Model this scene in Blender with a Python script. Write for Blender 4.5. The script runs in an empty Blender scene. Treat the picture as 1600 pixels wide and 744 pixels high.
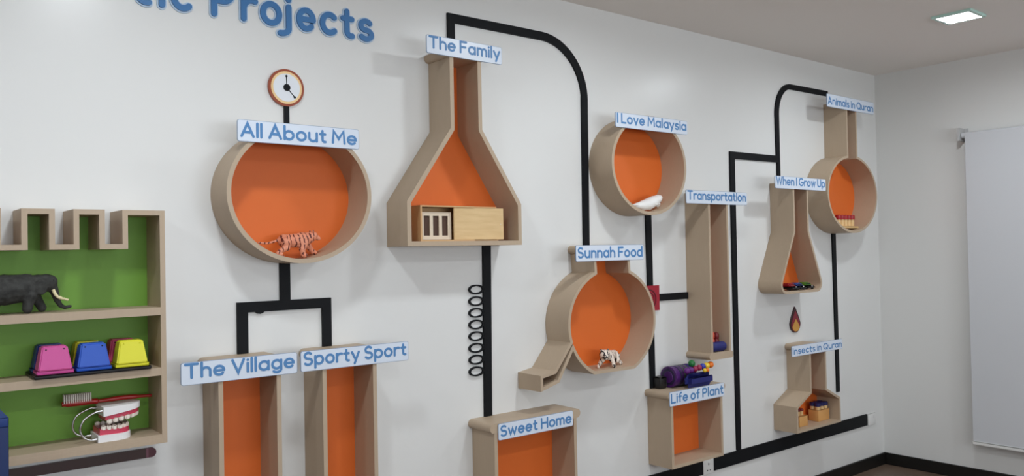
import bpy, bmesh, math, random
from mathutils import Vector, Matrix
from math import sin, cos, pi, radians, sqrt

random.seed(7)
C = bpy.context.scene.collection
S = bpy.context.scene

# ------------------------------------------------------------------ camera, world, exposure
ROOM_H, CAM_D, CAM_Z, X_CORNER = 2.8, 2.9434, 1.5729, 5.788
X_LEFT, Y_REAR = -3.4, -6.2
FOCAL_PX = 1282.05
yaw, pitch, roll = radians(38.966), radians(.965), radians(1.0974)
Rz = Matrix(((cos(yaw), sin(yaw), 0), (-sin(yaw), cos(yaw), 0), (0, 0, 1)))
Rx = Matrix(((1, 0, 0), (0, cos(pitch), -sin(pitch)), (0, sin(pitch), cos(pitch))))
Ry = Matrix(((cos(roll), 0, sin(roll)), (0, 1, 0), (-sin(roll), 0, cos(roll))))
R = Rz @ Rx @ Ry
cd = bpy.data.cameras.new('camera'); cam = bpy.data.objects.new('camera', cd); C.objects.link(cam)
right, fwd, up = R.col[0], R.col[1], R.col[2]
m = Matrix((right, up, -fwd)).transposed().to_4x4(); m.translation = Vector((0, -CAM_D, CAM_Z))
cam.matrix_world = m
cd.sensor_fit = 'HORIZONTAL'; cd.sensor_width = 36; cd.lens = FOCAL_PX / 1600 * 36
cd.clip_start = .05
S.camera = cam
w = bpy.data.worlds.new('world'); S.world = w; w.use_nodes = True
w.node_tree.nodes['Background'].inputs[0].default_value = (.6, .65, .7, 1)
w.node_tree.nodes['Background'].inputs[1].default_value = .0
S.view_settings.view_transform = 'Standard'; S.view_settings.look = 'None'
S.view_settings.gamma = 1; S.view_settings.use_curve_mapping = False
S.view_settings.exposure = 0.0
S.cycles.use_denoising = True
S.cycles.max_bounces = 10; S.cycles.diffuse_bounces = 6

LAMP_POWER = 11.6
LAMP_COLOR = (.905, .97, 1.02)
FILL_POWER = 165.0          # fill for ceiling and shadows, through an added window behind the camera
LAMPS = [(x, d) for d in (1.05, 3.0) for x in (-1.2, .75, 2.66, 4.655)]

# ------------------------------------------------------------------ materials
def lin(c):
    c = c / 255
    return c / 12.92 if c <= .04045 else ((c + .055) / 1.055) ** 2.4
def rgb(r, g, b): return (lin(r), lin(g), lin(b), 1)

def mat(name, col, rough=.5, spec=.5, metal=0, noise=None, scale=20, stretch=(1, 1, 1), bump=0, bscale=200, emit=0, coat=0):
    """noise: second colour, mixed in by a noise texture on object coordinates"""
    m = bpy.data.materials.new(name); m.use_nodes = True
    nt = m.node_tree; b = nt.nodes['Principled BSDF']
    b.inputs['Base Color'].default_value = col
    b.inputs['Roughness'].default_value = rough
    b.inputs['Specular IOR Level'].default_value = spec
    b.inputs['Metallic'].default_value = metal
    if coat: b.inputs['Coat Weight'].default_value = coat
    if emit:
        b.inputs['Emission Color'].default_value = (1, 1, 1, 1); b.inputs['Emission Strength'].default_value = emit
    tc = nt.nodes.new('ShaderNodeTexCoord'); mp = nt.nodes.new('ShaderNodeMapping')
    mp.inputs['Scale'].default_value = stretch
    nt.links.new(tc.outputs['Object'], mp.inputs['Vector'])
    if noise:
        n = nt.nodes.new('ShaderNodeTexNoise'); n.inputs['Scale'].default_value = scale; n.inputs['Detail'].default_value = 5
        nt.links.new(mp.outputs[0], n.inputs['Vector'])
        r = nt.nodes.new('ShaderNodeValToRGB')
        r.color_ramp.elements[0].position = .35; r.color_ramp.elements[0].color = col
        r.color_ramp.elements[1].position = .65; r.color_ramp.elements[1].color = noise
        nt.links.new(n.outputs['Fac'], r.inputs['Fac']); nt.links.new(r.outputs['Color'], b.inputs['Base Color'])
    if bump:
        n2 = nt.nodes.new('ShaderNodeTexNoise'); n2.inputs['Scale'].default_value = bscale
        nt.links.new(tc.outputs['Object'], n2.inputs['Vector'])
        bp = nt.nodes.new('ShaderNodeBump'); bp.inputs['Strength'].default_value = bump; bp.inputs['Distance'].default_value = .002
        nt.links.new(n2.outputs['Fac'], bp.inputs['Height']); nt.links.new(bp.outputs[0], b.inputs['Normal'])
    return m

def striped(name, base, base2, dark, scale, width, axis='X'):
    """big cat coat: base colour fading to a paler one, broken dark bands"""
    m = bpy.data.materials.new(name); m.use_nodes = True
    nt = m.node_tree; b = nt.nodes['Principled BSDF']; b.inputs['Roughness'].default_value = .55
    tc = nt.nodes.new('ShaderNodeTexCoord')
    wv = nt.nodes.new('ShaderNodeTexWave'); wv.bands_direction = axis
    wv.inputs['Scale'].default_value = scale; wv.inputs['Distortion'].default_value = 7
    wv.inputs['Detail'].default_value = 3; wv.inputs['Detail Scale'].default_value = 1.3
    nt.links.new(tc.outputs['Object'], wv.inputs['Vector'])
    r = nt.nodes.new('ShaderNodeValToRGB'); r.color_ramp.elements[0].position = width; r.color_ramp.elements[0].color = (0, 0, 0, 1)
    r.color_ramp.elements[1].position = width + .1; r.color_ramp.elements[1].color = (1, 1, 1, 1)
    nt.links.new(wv.outputs['Fac'], r.inputs['Fac'])
    n = nt.nodes.new('ShaderNodeTexNoise'); n.inputs['Scale'].default_value = 30
    nt.links.new(tc.outputs['Object'], n.inputs['Vector'])
    m1 = nt.nodes.new('ShaderNodeMix'); m1.data_type = 'RGBA'
    m1.inputs[6].default_value = base; m1.inputs[7].default_value = base2
    nt.links.new(n.outputs['Fac'], m1.inputs[0])
    n3 = nt.nodes.new('ShaderNodeTexNoise'); n3.inputs['Scale'].default_value = 75; n3.inputs['Detail'].default_value = 1
    nt.links.new(tc.outputs['Object'], n3.inputs['Vector'])
    r3 = nt.nodes.new('ShaderNodeValToRGB'); r3.color_ramp.elements[0].position = .53; r3.color_ramp.elements[1].position = .62
    nt.links.new(n3.outputs['Fac'], r3.inputs['Fac'])
    mx = nt.nodes.new('ShaderNodeMath'); mx.operation = 'MAXIMUM'
    nt.links.new(r.outputs['Color'], mx.inputs[0]); nt.links.new(r3.outputs['Color'], mx.inputs[1])
    m2 = nt.nodes.new('ShaderNodeMix'); m2.data_type = 'RGBA'; m2.inputs[6].default_value = dark
    nt.links.new(mx.outputs[0], m2.inputs[0]); nt.links.new(m1.outputs[2], m2.inputs[7])
    nt.links.new(m2.outputs[2], b.inputs['Base Color'])
    return m

M = {}
M['wall'] = mat('white_wall_paint', rgb(226, 226, 224), .28, .35, bump=.04, bscale=60)
M['wall2'] = mat('white_wall_paint_matt', rgb(222, 222, 220), .5, .3, bump=.04, bscale=60)
M['ceiling'] = mat('ceiling_paint', rgb(238, 233, 228), .8, .2)
M['floor'] = mat('brown_vinyl_floor', rgb(98, 80, 68), .4, .4, noise=rgb(118, 98, 84), scale=3)
M['base'] = mat('black_skirting', rgb(18, 16, 14), .5, .4)
M['wood'] = mat('beige_laminate', rgb(184, 164, 141), .5, .35, noise=rgb(182, 162, 139), scale=14, stretch=(9, 9, 1))
M['orange'] = mat('orange_panel', rgb(224, 110, 44), .5, .35)
M['green'] = mat('green_panel', rgb(110, 156, 54), .5, .35)
M['black'] = mat('black_foam_strip', rgb(15, 17, 21), .6, .2)
M['signboard'] = mat('sign_board', rgb(216, 225, 238), .3, .4)
M['signedge'] = mat('sign_border', rgb(140, 155, 178), .4, .4)
M['signtext'] = mat('sign_lettering', rgb(84, 134, 186), .4, .3)
M['title'] = mat('title_blue', rgb(66, 118, 172), .4, .4)
M['titlehalo'] = mat('title_outline', rgb(186, 206, 226), .4, .3)
M['plastic_white'] = mat('white_plastic', rgb(232, 232, 230), .35, .5)
M['slot'] = mat('dark_slot', rgb(60, 60, 60), .6)
M['trimring'] = mat('glass_rim', rgb(190, 225, 215), .15, .6)
M['diffuser'] = mat('lamp_diffuser', rgb(255, 255, 255), .5, emit=6)
M['blind'] = mat('blind_fabric', rgb(206, 208, 212), .7, .2, bump=.05, bscale=500)
M['bracket'] = mat('blind_bracket', rgb(190, 190, 190), .5)
M['maroon'] = mat('maroon_strip', rgb(84, 30, 44), .4)
M['maroonshade'] = mat('maroon_strip_shaded', rgb(58, 28, 24), .4)  # maroon bar darkened in its colour for the castle shelf's shadow
M['pinkband'] = mat('dusky_pink_band', rgb(120, 70, 86), .4)
M['clockrim'] = mat('clock_rim', rgb(150, 66, 34), .4)
M['clockcream'] = mat('clock_cream', rgb(240, 205, 150), .4)
M['clockface'] = mat('clock_face', rgb(228, 232, 238), .4)
M['red'] = mat('valve_red', rgb(160, 22, 44), .4)
M['darkred'] = mat('valve_dark_red', rgb(92, 20, 34), .4)
M['flame'] = mat('flame_maroon', rgb(140, 30, 50), .4)
M['flameedge'] = mat('flame_edge', rgb(62, 34, 38), .4)
M['flameyellow'] = mat('flame_yellow', rgb(216, 160, 70), .4)
M['navy'] = mat('navy_cabinet', rgb(26, 46, 96), .5, .4)
M['toplit'] = mat('cabinet_top_lit', rgb(40, 66, 128), .45, .4)  # light falling on the top face is put into this paler blue
M['elephant'] = mat('elephant_skin', rgb(66, 66, 64), .75, .2, noise=rgb(50, 50, 48), scale=60, bump=.3, bscale=300)
M['ivory'] = mat('ivory', rgb(226, 214, 170), .4)
M['eye'] = mat('black_eye', rgb(12, 12, 12), .2)
M['tiger'] = striped('orange_tiger_coat', rgb(232, 160, 130), rgb(214, 124, 92), rgb(88, 28, 24), 20, .17)
M['whitetiger'] = striped('white_tiger_coat', rgb(236, 226, 214), rgb(232, 212, 196), rgb(34, 26, 26), 17, .2)
M['whale'] = mat('white_whale_skin', rgb(238, 238, 236), .35, .5)
M['pink'] = mat('pink_plastic', rgb(206, 76, 150), .45)
M['blue'] = mat('blue_plastic', rgb(28, 84, 190), .45)
M['darkblue'] = mat('dark_blue_plastic', rgb(28, 44, 130), .45)
M['yellow'] = mat('yellow_plastic', rgb(226, 222, 40), .45)
M['magenta'] = mat('magenta_plastic', rgb(190, 50, 96), .45)
M['blackplastic'] = mat('black_plastic', rgb(20, 18, 20), .4)
M['plaster'] = mat('white_model_base', rgb(238, 236, 236), .35)
M['gum'] = mat('pink_gum', rgb(206, 66, 92), .3)
M['palate'] = mat('dark_red_palate', rgb(120, 26, 40), .35)
M['tooth'] = mat('tooth_enamel', rgb(244, 232, 220), .25)
M['steel'] = mat('steel_wire', rgb(200, 200, 200), .25, metal=1)
M['brushred'] = mat('red_toothbrush', rgb(156, 22, 18), .35)
M['bristle'] = mat('white_bristles', rgb(222, 216, 206), .7)
M['ply'] = mat('pale_plywood', rgb(222, 192, 144), .5, .3, noise=rgb(214, 182, 134), scale=10, stretch=(1, 6, 8))
M['plyedge'] = mat('plywood_edge', rgb(206, 166, 120), .5, .3)
M['palewood'] = mat('pale_wood', rgb(222, 206, 184), .5)
M['brownin'] = mat('dark_brown_card', rgb(74, 48, 34), .6)
M['purple'] = mat('purple_shell', rgb(78, 34, 104), .35)
M['purpledark'] = mat('dark_purple_disc', rgb(46, 34, 70), .35)
M['grey'] = mat('grey_band', rgb(74, 84, 82), .5)
M['bluecloth'] = mat('dark_blue_cloth', rgb(24, 30, 104), .6)
M['beadg'] = mat('green_bead', rgb(26, 110, 52), .35)
M['beadp'] = mat('purple_bead', rgb(96, 32, 120), .35)
M['beadr'] = mat('wine_bead', rgb(150, 30, 70), .35)
M['beadb'] = mat('blue_bead', rgb(40, 50, 160), .35)
M['beady'] = mat('yellow_bead', rgb(240, 205, 60), .35)
M['beado'] = mat('orange_bead', rgb(236, 120, 30), .35)
M['coral'] = mat('coral_paint', rgb(222, 96, 70), .4)
M['wine'] = mat('wine_red_paint', rgb(120, 28, 36), .4)
M['carred'] = mat('car_red', rgb(150, 30, 40), .2, coat=.5)
M['carblue'] = mat('car_blue', rgb(44, 72, 140), .2, coat=.5)
M['cargreen'] = mat('car_green', rgb(60, 120, 44), .2, coat=.5)
M['tyre'] = mat('black_tyre', rgb(16, 14, 14), .35)
M['glass'] = mat('dark_car_window', rgb(14, 16, 24), .1)
M['pegwood'] = mat('peg_wood', rgb(226, 190, 134), .45)
M['pegred'] = mat('peg_red', rgb(160, 22, 32), .35)
M['blockwood'] = mat('block_wood', rgb(214, 160, 96), .5)
M['capnavy'] = mat('cap_navy', rgb(34, 36, 92), .4)

# ------------------------------------------------------------------ helpers.  Coordinates: x along the wall, d out of the wall, z up
def V(x, d, z): return Vector((x, -d, z))
def world_of(o):
    p = Vector((0, 0, 0))
    while o: p += o.location; o = o.parent
    return p
def thing(name, label, cat, loc, group=None):
    o = bpy.data.objects.new(name, None); C.objects.link(o); o.location = loc; o.empty_display_size = .05
    o['label'] = label; o['category'] = cat
    if group: o['group'] = group
    return o
def tag(o, label, cat, group=None):
    o['label'] = label; o['category'] = cat
    if group: o['group'] = group
    return o
def obj(name, bm, m, parent=None, smooth=False, recalc=True):
    if recalc: bmesh.ops.recalc_face_normals(bm, faces=bm.faces)
    if parent: org = world_of(parent)
    else:
        xs = [v.co for v in bm.verts]
        org = Vector(((min(v.x for v in xs) + max(v.x for v in xs)) / 2, (min(v.y for v in xs) + max(v.y for v in xs)) / 2, min(v.z for v in xs)))
    for v in bm.verts: v.co -= org
    me = bpy.data.meshes.new(name); bm.to_mesh(me); bm.free()
    me.materials.append(m)
    if smooth:
        for p in me.polygons: p.use_smooth = True
        me.set_sharp_from_angle(angle=radians(38))
    o = bpy.data.objects.new(name, me); C.objects.link(o)
    if parent: o.parent = parent
    else: o.location = org
    return o
def struct(name, bm, m):
    o = obj(name, bm, m); o['kind'] = 'structure'; return o
def copy_tree(o, parent=None, loc=None):
    c = o.copy(); C.objects.link(c); c.parent = parent
    if loc is not None: c.location = loc
    for ch in list(o.children): copy_tree(ch, c)
    return c

def add_box(bm, x0, x1, d0, d1, z0, z1):
    v = [bm.verts.new(V(x, d, z)) for z in (z0, z1) for d in (d0, d1) for x in (x0, x1)]
    for f in ((0, 1, 3, 2), (4, 5, 7, 6), (0, 1, 5, 4), (2, 3, 7, 6), (0, 2, 6, 4), (1, 3, 7, 5)): bm.faces.new([v[i] for i in f])
    return v
def box(x0, x1, d0, d1, z0, z1, bev=0, seg=2):
    bm = bmesh.new(); add_box(bm, x0, x1, d0, d1, z0, z1)
    if bev: bmesh.ops.bevel(bm, geom=bm.edges[:], offset=bev, segments=seg, affect='EDGES', profile=.5)
    return bm
def add_prism(bm, pts, d0, d1):
    """closed (x,z) outline extruded out of the wall"""
    a = [bm.verts.new(V(x, d0, z)) for x, z in pts]; b = [bm.verts.new(V(x, d1, z)) for x, z in pts]
    n = len(pts)
    bm.faces.new(a); bm.faces.new(b[::-1])
    for i in range(n): bm.faces.new((a[i], a[(i + 1) % n], b[(i + 1) % n], b[i]))
def prism(pts, d0, d1, bev=0):
    bm = bmesh.new(); add_prism(bm, pts, d0, d1)
    if bev:
        bmesh.ops.recalc_face_normals(bm, faces=bm.faces)
        es = [e for e in bm.edges if abs(e.verts[0].co.y - e.verts[1].co.y) < 1e-6 and abs(e.verts[0].co.y + d1) < 1e-6]
        bmesh.ops.bevel(bm, geom=es, offset=bev, segments=2, affect='EDGES')
    return bm
def inset(pts, t):
    """mitred inset of a closed outline"""
    n = len(pts); area = sum(pts[i][0] * pts[(i + 1) % n][1] - pts[(i + 1) % n][0] * pts[i][1] for i in range(n))
    s = 1 if area > 0 else -1; out = []
    for i in range(n):
        p0, p1, p2 = Vector(pts[i - 1]), Vector(pts[i]), Vector(pts[(i + 1) % n])
        e1 = (p1 - p0).normalized(); e2 = (p2 - p1).normalized()
        n1 = Vector((-e1.y, e1.x)) * s; n2 = Vector((-e2.y, e2.x)) * s
        k = max(.3, 1 + n1.dot(n2)); q = p1 + (n1 + n2) * (t / k); out.append((q.x, q.y))
    return out
def ring(bm, outer, inner, d0, d1):
    n = len(outer)
    L = [[bm.verts.new(V(x, d, z)) for x, z in o] for o in (outer, inner) for d in (d0, d1)]
    oa, ob, ia, ib = L
    for i in range(n):
        j = (i + 1) % n
        bm.faces.new((oa[i], oa[j], ob[j], ob[i])); bm.faces.new((ia[i], ib[i], ib[j], ia[j]))
        bm.faces.new((ob[i], ob[j], ib[j], ib[i])); bm.faces.new((oa[i], ia[i], ia[j], oa[j]))
def ell(cx, cz, a, b, a0=0, a1=360, n=72, closed=True):
    k = n if closed else n + 1
    return [(cx + a * cos(radians(a0 + (a1 - a0) * i / n)), cz + b * sin(radians(a0 + (a1 - a0) * i / n))) for i in range(k)]
def rrect(x0, x1, z0, z1, r, n=5):
    P = []
    for cx, cz, a in ((x1 - r, z1 - r, 0), (x0 + r, z1 - r, 90), (x0 + r, z0 + r, 180), (x1 - r, z0 + r, 270)):
        P += [(cx + r * cos(radians(a + 90 * i / n)), cz + r * sin(radians(a + 90 * i / n))) for i in range(n + 1)]
    return P
def fillet(pts, radii, n=8):
    out = []; N = len(pts)
    for i in range(N):
        r = radii.get(i, 0); p = Vector(pts[i])
        if not r: out.append(tuple(p)); continue
        a = (Vector(pts[i - 1]) - p).normalized(); b = (Vector(pts[(i + 1) % N]) - p).normalized()
        ang = a.angle(b); t = r / math.tan(ang / 2); c = p + (a + b).normalized() * (r / sin(ang / 2))
        s = p + a * t - c; e = p + b * t - c; tot = s.angle(e)
        for k in range(n + 1):
            f = k / n; q = (s * sin((1 - f) * tot) + e * sin(f * tot)) / sin(tot); out.append(tuple(c + q))
    return out
def cyl(bm, p0, p1, r0, r1=None, n=24, caps=True):
    r1 = r0 if r1 is None else r1
    p0 = Vector(p0); p1 = Vector(p1); ax = (p1 - p0).normalized()
    u = ax.cross(Vector((0, 0, 1)) if abs(ax.z) < .9 else Vector((1, 0, 0))).normalized(); v = ax.cross(u)
    A = [bm.verts.new(p0 + (u * cos(2 * pi * i / n) + v * sin(2 * pi * i / n)) * r0) for i in range(n)]
    B = [bm.verts.new(p1 + (u * cos(2 * pi * i / n) + v * sin(2 * pi * i / n)) * r1) for i in range(n)]
    for i in range(n): bm.faces.new((A[i], A[(i + 1) % n], B[(i + 1) % n], B[i]))
    if caps: bm.faces.new(A[::-1]); bm.faces.new(B)
def lathe(bm, p0, axis, prof, n=28):
    """prof: (t along axis, radius)"""
    p0 = Vector(p0); ax = Vector(axis).normalized()
    u = ax.cross(Vector((0, 0, 1)) if abs(ax.z) < .9 else Vector((1, 0, 0))).normalized(); v = ax.cross(u); rows = []
    for t, r in prof:
        rows.append([bm.verts.new(p0 + ax * t + (u * cos(2 * pi * i / n) + v * sin(2 * pi * i / n)) * max(r, 1e-5)) for i in range(n)])
    for a, b in zip(rows, rows[1:]):
        for i in range(n): bm.faces.new((a[i], a[(i + 1) % n], b[(i + 1) % n], b[i]))
    bm.faces.new(rows[0][::-1]); bm.faces.new(rows[-1])
def sphere(bm, c, r, sx=1, sy=1, sz=1, rot=None, u=16, v=10):
    mt = Matrix.Translation(Vector(c))
    if rot is not None: mt = mt @ rot
    bmesh.ops.create_uvsphere(bm, u_segments=u, v_segments=v, radius=1, matrix=mt @ Matrix.Diagonal((r * sx, r * sy, r * sz, 1)))
def tube(bm, pts, r, n=10, sub=6):
    """smooth tube through the points (world vectors)"""
    P = [Vector(p) for p in pts]; Q = []
    for i in range(len(P) - 1):
        a, b, c, d = P[max(i - 1, 0)], P[i], P[i + 1], P[min(i + 2, len(P) - 1)]
        for k in range(sub):
            t = k / sub; Q.append(.5 * ((2 * b) + (c - a) * t + (2 * a - 5 * b + 4 * c - d) * t * t + (3 * b - a - 3 * c + d) * t ** 3))
    Q.append(P[-1]); rows = []; u = None
    for i, q in enumerate(Q):
        ax = (Q[min(i + 1, len(Q) - 1)] - Q[max(i - 1, 0)]).normalized()
        if u is None: u = ax.orthogonal().normalized()
        u = (u - ax * u.dot(ax)).normalized(); v = ax.cross(u)
        rr = r[min(int(i / (len(Q) - 1) * (len(r) - 1)), len(r) - 1)] if isinstance(r, (list, tuple)) else r
        rows.append([bm.verts.new(q + (u * cos(2 * pi * k / n) + v * sin(2 * pi * k / n)) * rr) for k in range(n)])
    for a, b in zip(rows, rows[1:]):
        for i in range(n): bm.faces.new((a[i], a[(i + 1) % n], b[(i + 1) % n], b[i]))
    bm.faces.new(rows[0][::-1]); bm.faces.new(rows[-1])
def body(name, chains, ells, voxel, m, parent, smooth_it=6):
    """one continuous body: tapered limbs and masses fused by a voxel remesh"""
    bm = bmesh.new()
    for ch in chains:
        pr = None
        for x, d, z, r in ch:
            p = V(x, d, z); sphere(bm, p, r, u=14, v=9)
            if pr is not None:
                q, r0 = pr
                if (p - q).length > 1e-4: cyl(bm, q, p, r0 * .98, r * .98, n=14)
            pr = (p, r)
    for c, rad, rot in ells: sphere(bm, V(*c), 1, *rad, rot=rot)
    o = obj(name, bm, m, parent)
    a = o.modifiers.new('r', 'REMESH'); a.mode = 'VOXEL'; a.voxel_size = voxel
    b = o.modifiers.new('s', 'SMOOTH'); b.iterations = smooth_it; b.factor = .5
    dg = bpy.context.evaluated_depsgraph_get(); me = bpy.data.meshes.new_from_object(o.evaluated_get(dg))
    old = o.data; o.modifiers.clear(); o.data = me; me.name = name; bpy.data.meshes.remove(old)
    for p in me.polygons: p.use_smooth = True
    if not me.materials: me.materials.append(m)
    return o
def eyes(parent, pts, r):
    for p in pts:
        bm = bmesh.new(); sphere(bm, V(*p), r, u=10, v=6); obj('eye', bm, M['eye'], parent, True)

# ------------------------------------------------------------------ stroke lettering (round monoline hand)
def arc(cx, cz, rx, rz, a0, a1, n=22):
    return [(cx + rx * cos(radians(a0 + (a1 - a0) * i / n)), cz + rz * sin(radians(a0 + (a1 - a0) * i / n))) for i in range(n + 1)]
o_ = arc(.29, .33, .29, .33, 90, 450, 36)
G = {
 'a': (.58, [o_, [(.58, .66), (.58, 0)]]), 'b': (.58, [[(0, 1.04), (0, 0)], o_]), 'c': (.5, [arc(.29, .33, .29, .33, 48, 312)]),
 'd': (.58, [o_, [(.58, 1.04), (.58, 0)]]), 'e': (.58, [[(.01, .335), (.575, .335)], arc(.29, .33, .29, .33, 0, 316, 30)]),
 'f': (.36, [arc(.36, .8, .21, .24, 85, 180) + [(.15, 0)], [(0, .62), (.34, .62)]]),
 'g': (.58, [o_, [(.58, .66), (.58, -.04)] + arc(.3, -.06, .28, .24, 0, -140)]),
 'h': (.5, [[(0, 1.04), (0, 0)], [(0, .34)] + arc(.25, .38, .25, .28, 180, 0) + [(.5, 0)]]),
 'i': (0, [[(0, .66), (0, 0)], [(0, .92), (0, .935)]]), 'j': (.2, [[(.2, .66), (.2, -.08)] + arc(0, -.1, .2, .2, 0, -95), [(.2, .92), (.2, .935)]]),
 'l': (0, [[(0, 1.04), (0, 0)]]), 'm': (.84, [[(0, .66), (0, 0)], [(0, .36)] + arc(.21, .42, .21, .24, 180, 0) + [(.42, 0)], [(.42, .36)] + arc(.63, .42, .21, .24, 180, 0) + [(.84, 0)]]),
 'n': (.5, [[(0, .66), (0, 0)], [(0, .34)] + arc(.25, .38, .25, .28, 180, 0) + [(.5, 0)]]), 'o': (.58, [o_]),
 'p': (.58, [[(0, .66), (0, -.3)], o_]), 'r': (.34, [[(0, .66), (0, 0)], [(0, .3)] + arc(.3, .34, .3, .32, 180, 72)]),
 's': (.42, [arc(.21, .49, .19, .17, 38, 270)[:-1] + arc(.21, .155, .21, .165, 90, -145)]),
 't': (.36, [[(.15, .9)] + arc(.31, .17, .16, .17, 180, 285), [(0, .63), (.34, .63)]]),
 'u': (.52, [[(0, .66), (0, .28)] + arc(.26, .28, .26, .28, 180, 360) + [(.52, .66)], [(.52, .3), (.52, 0)]]),
 'v': (.52, [[(0, .66), (.26, 0), (.52, .66)]]), 'w': (.8, [[(0, .66), (.2, 0), (.4, .6), (.6, 0), (.8, .66)]]),
 'y': (.54, [[(0, .66), (.28, .03)], [(.54, .66), (.2, -.3)]]),
 'A': (.74, [[(0, 0), (.37, 1), (.74, 0)], [(.13, .32), (.61, .32)]]), 'F': (.54, [[(.54, 1), (0, 1), (0, 0)], [(0, .52), (.46, .52)]]),
 'G': (.8, [arc(.42, .5, .42, .5, 48, 352) + [(.82, .46), (.46, .46)]]), 'H': (.66, [[(0, 1), (0, 0)], [(.66, 1), (.66, 0)], [(0, .52), (.66, .52)]]),
 'I': (0, [[(0, 1), (0, 0)]]), 'L': (.5, [[(0, 1), (0, 0), (.5, 0)]]), 'M': (.84, [[(0, 0), (.06, 1), (.42, .34), (.78, 1), (.84, 0)]]),
 'P': (.55, [[(0, 1), (0, 0)], [(0, 1), (.27, 1)] + arc(.28, .73, .27, .27, 85, -85) + [(0, .46)]]),
 'Q': (.84, [arc(.42, .5, .42, .5, 90, 450, 36), [(.52, .24), (.84, -.04)]]),
 'S': (.56, [arc(.28, .75, .25, .25, 38, 270)[:-1] + arc(.28, .25, .28, .25, 90, -145)]),
 'T': (.7, [[(0, 1), (.7, 1)], [(.35, 1), (.35, 0)]]), 'U': (.66, [[(0, 1), (0, .33)] + arc(.33, .33, .33, .33, 180, 360) + [(.66, 1)]]),
 'V': (.7, [[(0, 1), (.35, 0), (.7, 1)]]), 'W': (1.04, [[(0, 1), (.27, 0), (.52, .9), (.77, 0), (1.04, 1)]]),
}
def stroke(bm, pts, wd, d0, d1):
    """round-ended ribbon of one width along a polyline, raised from d0 to d1"""
    P = [Vector(p) for p in pts]
    P = [p for i, p in enumerate(P) if i == 0 or (p - P[i - 1]).length > 1e-6]; h = wd / 2; n = len(P)
    closed = (P[0] - P[-1]).length < 1e-6
    L, Rr = [], []
    if closed: P = P[:-1]; n -= 1
    for i in range(n):
        a = P[i - 1] if (i or closed) else None; b = P[(i + 1) % n] if (i < n - 1 or closed) else None
        e1 = (P[i] - a).normalized() if a is not None else (b - P[i]).normalized()
        e2 = (b - P[i]).normalized() if b is not None else e1
        n1 = Vector((-e1.y, e1.x)); n2 = Vector((-e2.y, e2.x)); k = max(.35, 1 + n1.dot(n2)); o = (n1 + n2) * (h / k)
        L.append(P[i] + o); Rr.append(P[i] - o)
    if closed:
        bm2o = [tuple(p) for p in Rr]; bm2i = [tuple(p) for p in L]
        ring(bm, bm2o, bm2i, d0, d1); return
    def cap(c, frm):
        ang = math.atan2(frm.y, frm.x)
        return [(c.x + h * cos(ang - pi * k / 8), c.y + h * sin(ang - pi * k / 8)) for k in range(1, 8)]
    poly = [tuple(p) for p in L] + cap(P[-1], L[-1] - P[-1]) + [tuple(p) for p in reversed(Rr)] + cap(P[0], Rr[0] - P[0])
    # strip faces instead of one concave face
    nL = len(L); c1 = poly[nL:nL + 7]; c2 = poly[nL + 7 + nL:]
    for d in (d0, d1):
        pass
    f = {}
    def vt(p, d):
        key = (round(p[0], 6), round(p[1], 6), d)
        if key not in f: f[key] = bm.verts.new(V(p[0], d, p[1]))
        return f[key]
    def face(ps, d):
        vs = []
        for p in ps:
            v_ = vt(p, d)
            if v_ not in vs: vs.append(v_)
        if len(vs) > 2:
            try: bm.faces.new(vs)
            except ValueError: pass
    Lt = [tuple(p) for p in L]; Rt = [tuple(p) for p in Rr]
    for i in range(nL - 1): face((Lt[i], Lt[i + 1], Rt[i + 1], Rt[i]), d1)
    face([Lt[-1]] + c1 + [Rt[-1]], d1); face([Rt[0]] + c2 + [Lt[0]], d1)
    for i in range(len(poly)):
        a, b = poly[i], poly[(i + 1) % len(poly)]
        vs = [vt(a, d1), vt(b, d1), vt(b, d0), vt(a, d0)]
        if len(set(vs)) == 4:
            try: bm.faces.new(vs)
            except ValueError: pass
def text_bm(text, x0, x1, zb, cap, wd, d0, d1, gap=.25, space=.40):
    adv, pos = 0, []
    for ch in text:
        if ch == ' ': adv += space - gap * .5; continue
        pos.append((ch, adv)); adv += G[ch][0] + gap
    tot = adv - gap; sx = (x1 - x0 - wd) / tot; bm = bmesh.new(); k = 0
    for ch, a in pos:
        for st in G[ch][1]:
            stroke(bm, [(x0 + wd / 2 + (a + px) * sx, zb + wd / 2 + pz * cap) for px, pz in st], wd, d0, d1 + (k % 3) * .00008); k += 1
    return bm

# ------------------------------------------------------------------ the room
T = .12
def slab(x0, x1, y0, y1, z0, z1): return box(x0, x1, -y1, -y0, z0, z1)
struct('wall_front', slab(X_LEFT - T, X_CORNER + T, 0, T, -T, ROOM_H + T), M['wall'])
struct('wall_right', slab(X_CORNER, X_CORNER + T, Y_REAR, 0, -T, ROOM_H + T), M['wall2'])
struct('wall_left', slab(X_LEFT - T, X_LEFT, Y_REAR, 0, -T, ROOM_H + T), M['wall2'])
WX0, WX1, WZ0, WZ1 = -.9, 4.3, .95, 2.45
bm = bmesh.new(); ring(bm, [(X_LEFT - T, -T), (X_CORNER + T, -T), (X_CORNER + T, ROOM_H + T), (X_LEFT - T, ROOM_H + T)], [(WX0, WZ0), (WX1, WZ0), (WX1, WZ1), (WX0, WZ1)], -Y_REAR, -Y_REAR + T)
struct('wall_rear', bm, M['wall2'])
bm = bmesh.new(); ring(bm, [(WX0, WZ0), (WX1, WZ0), (WX1, WZ1), (WX0, WZ1)], inset([(WX0, WZ0), (WX1, WZ0), (WX1, WZ1), (WX0, WZ1)], .045), -Y_REAR + .02, -Y_REAR + .08)
add_box(bm, 1.68, 1.72, -Y_REAR + .03, -Y_REAR + .07, WZ0 + .045, WZ1 - .045); struct('added_window_1', bm, M['plastic_white'])  # unseen window, added to let more light onto ceiling and shadows
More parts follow.
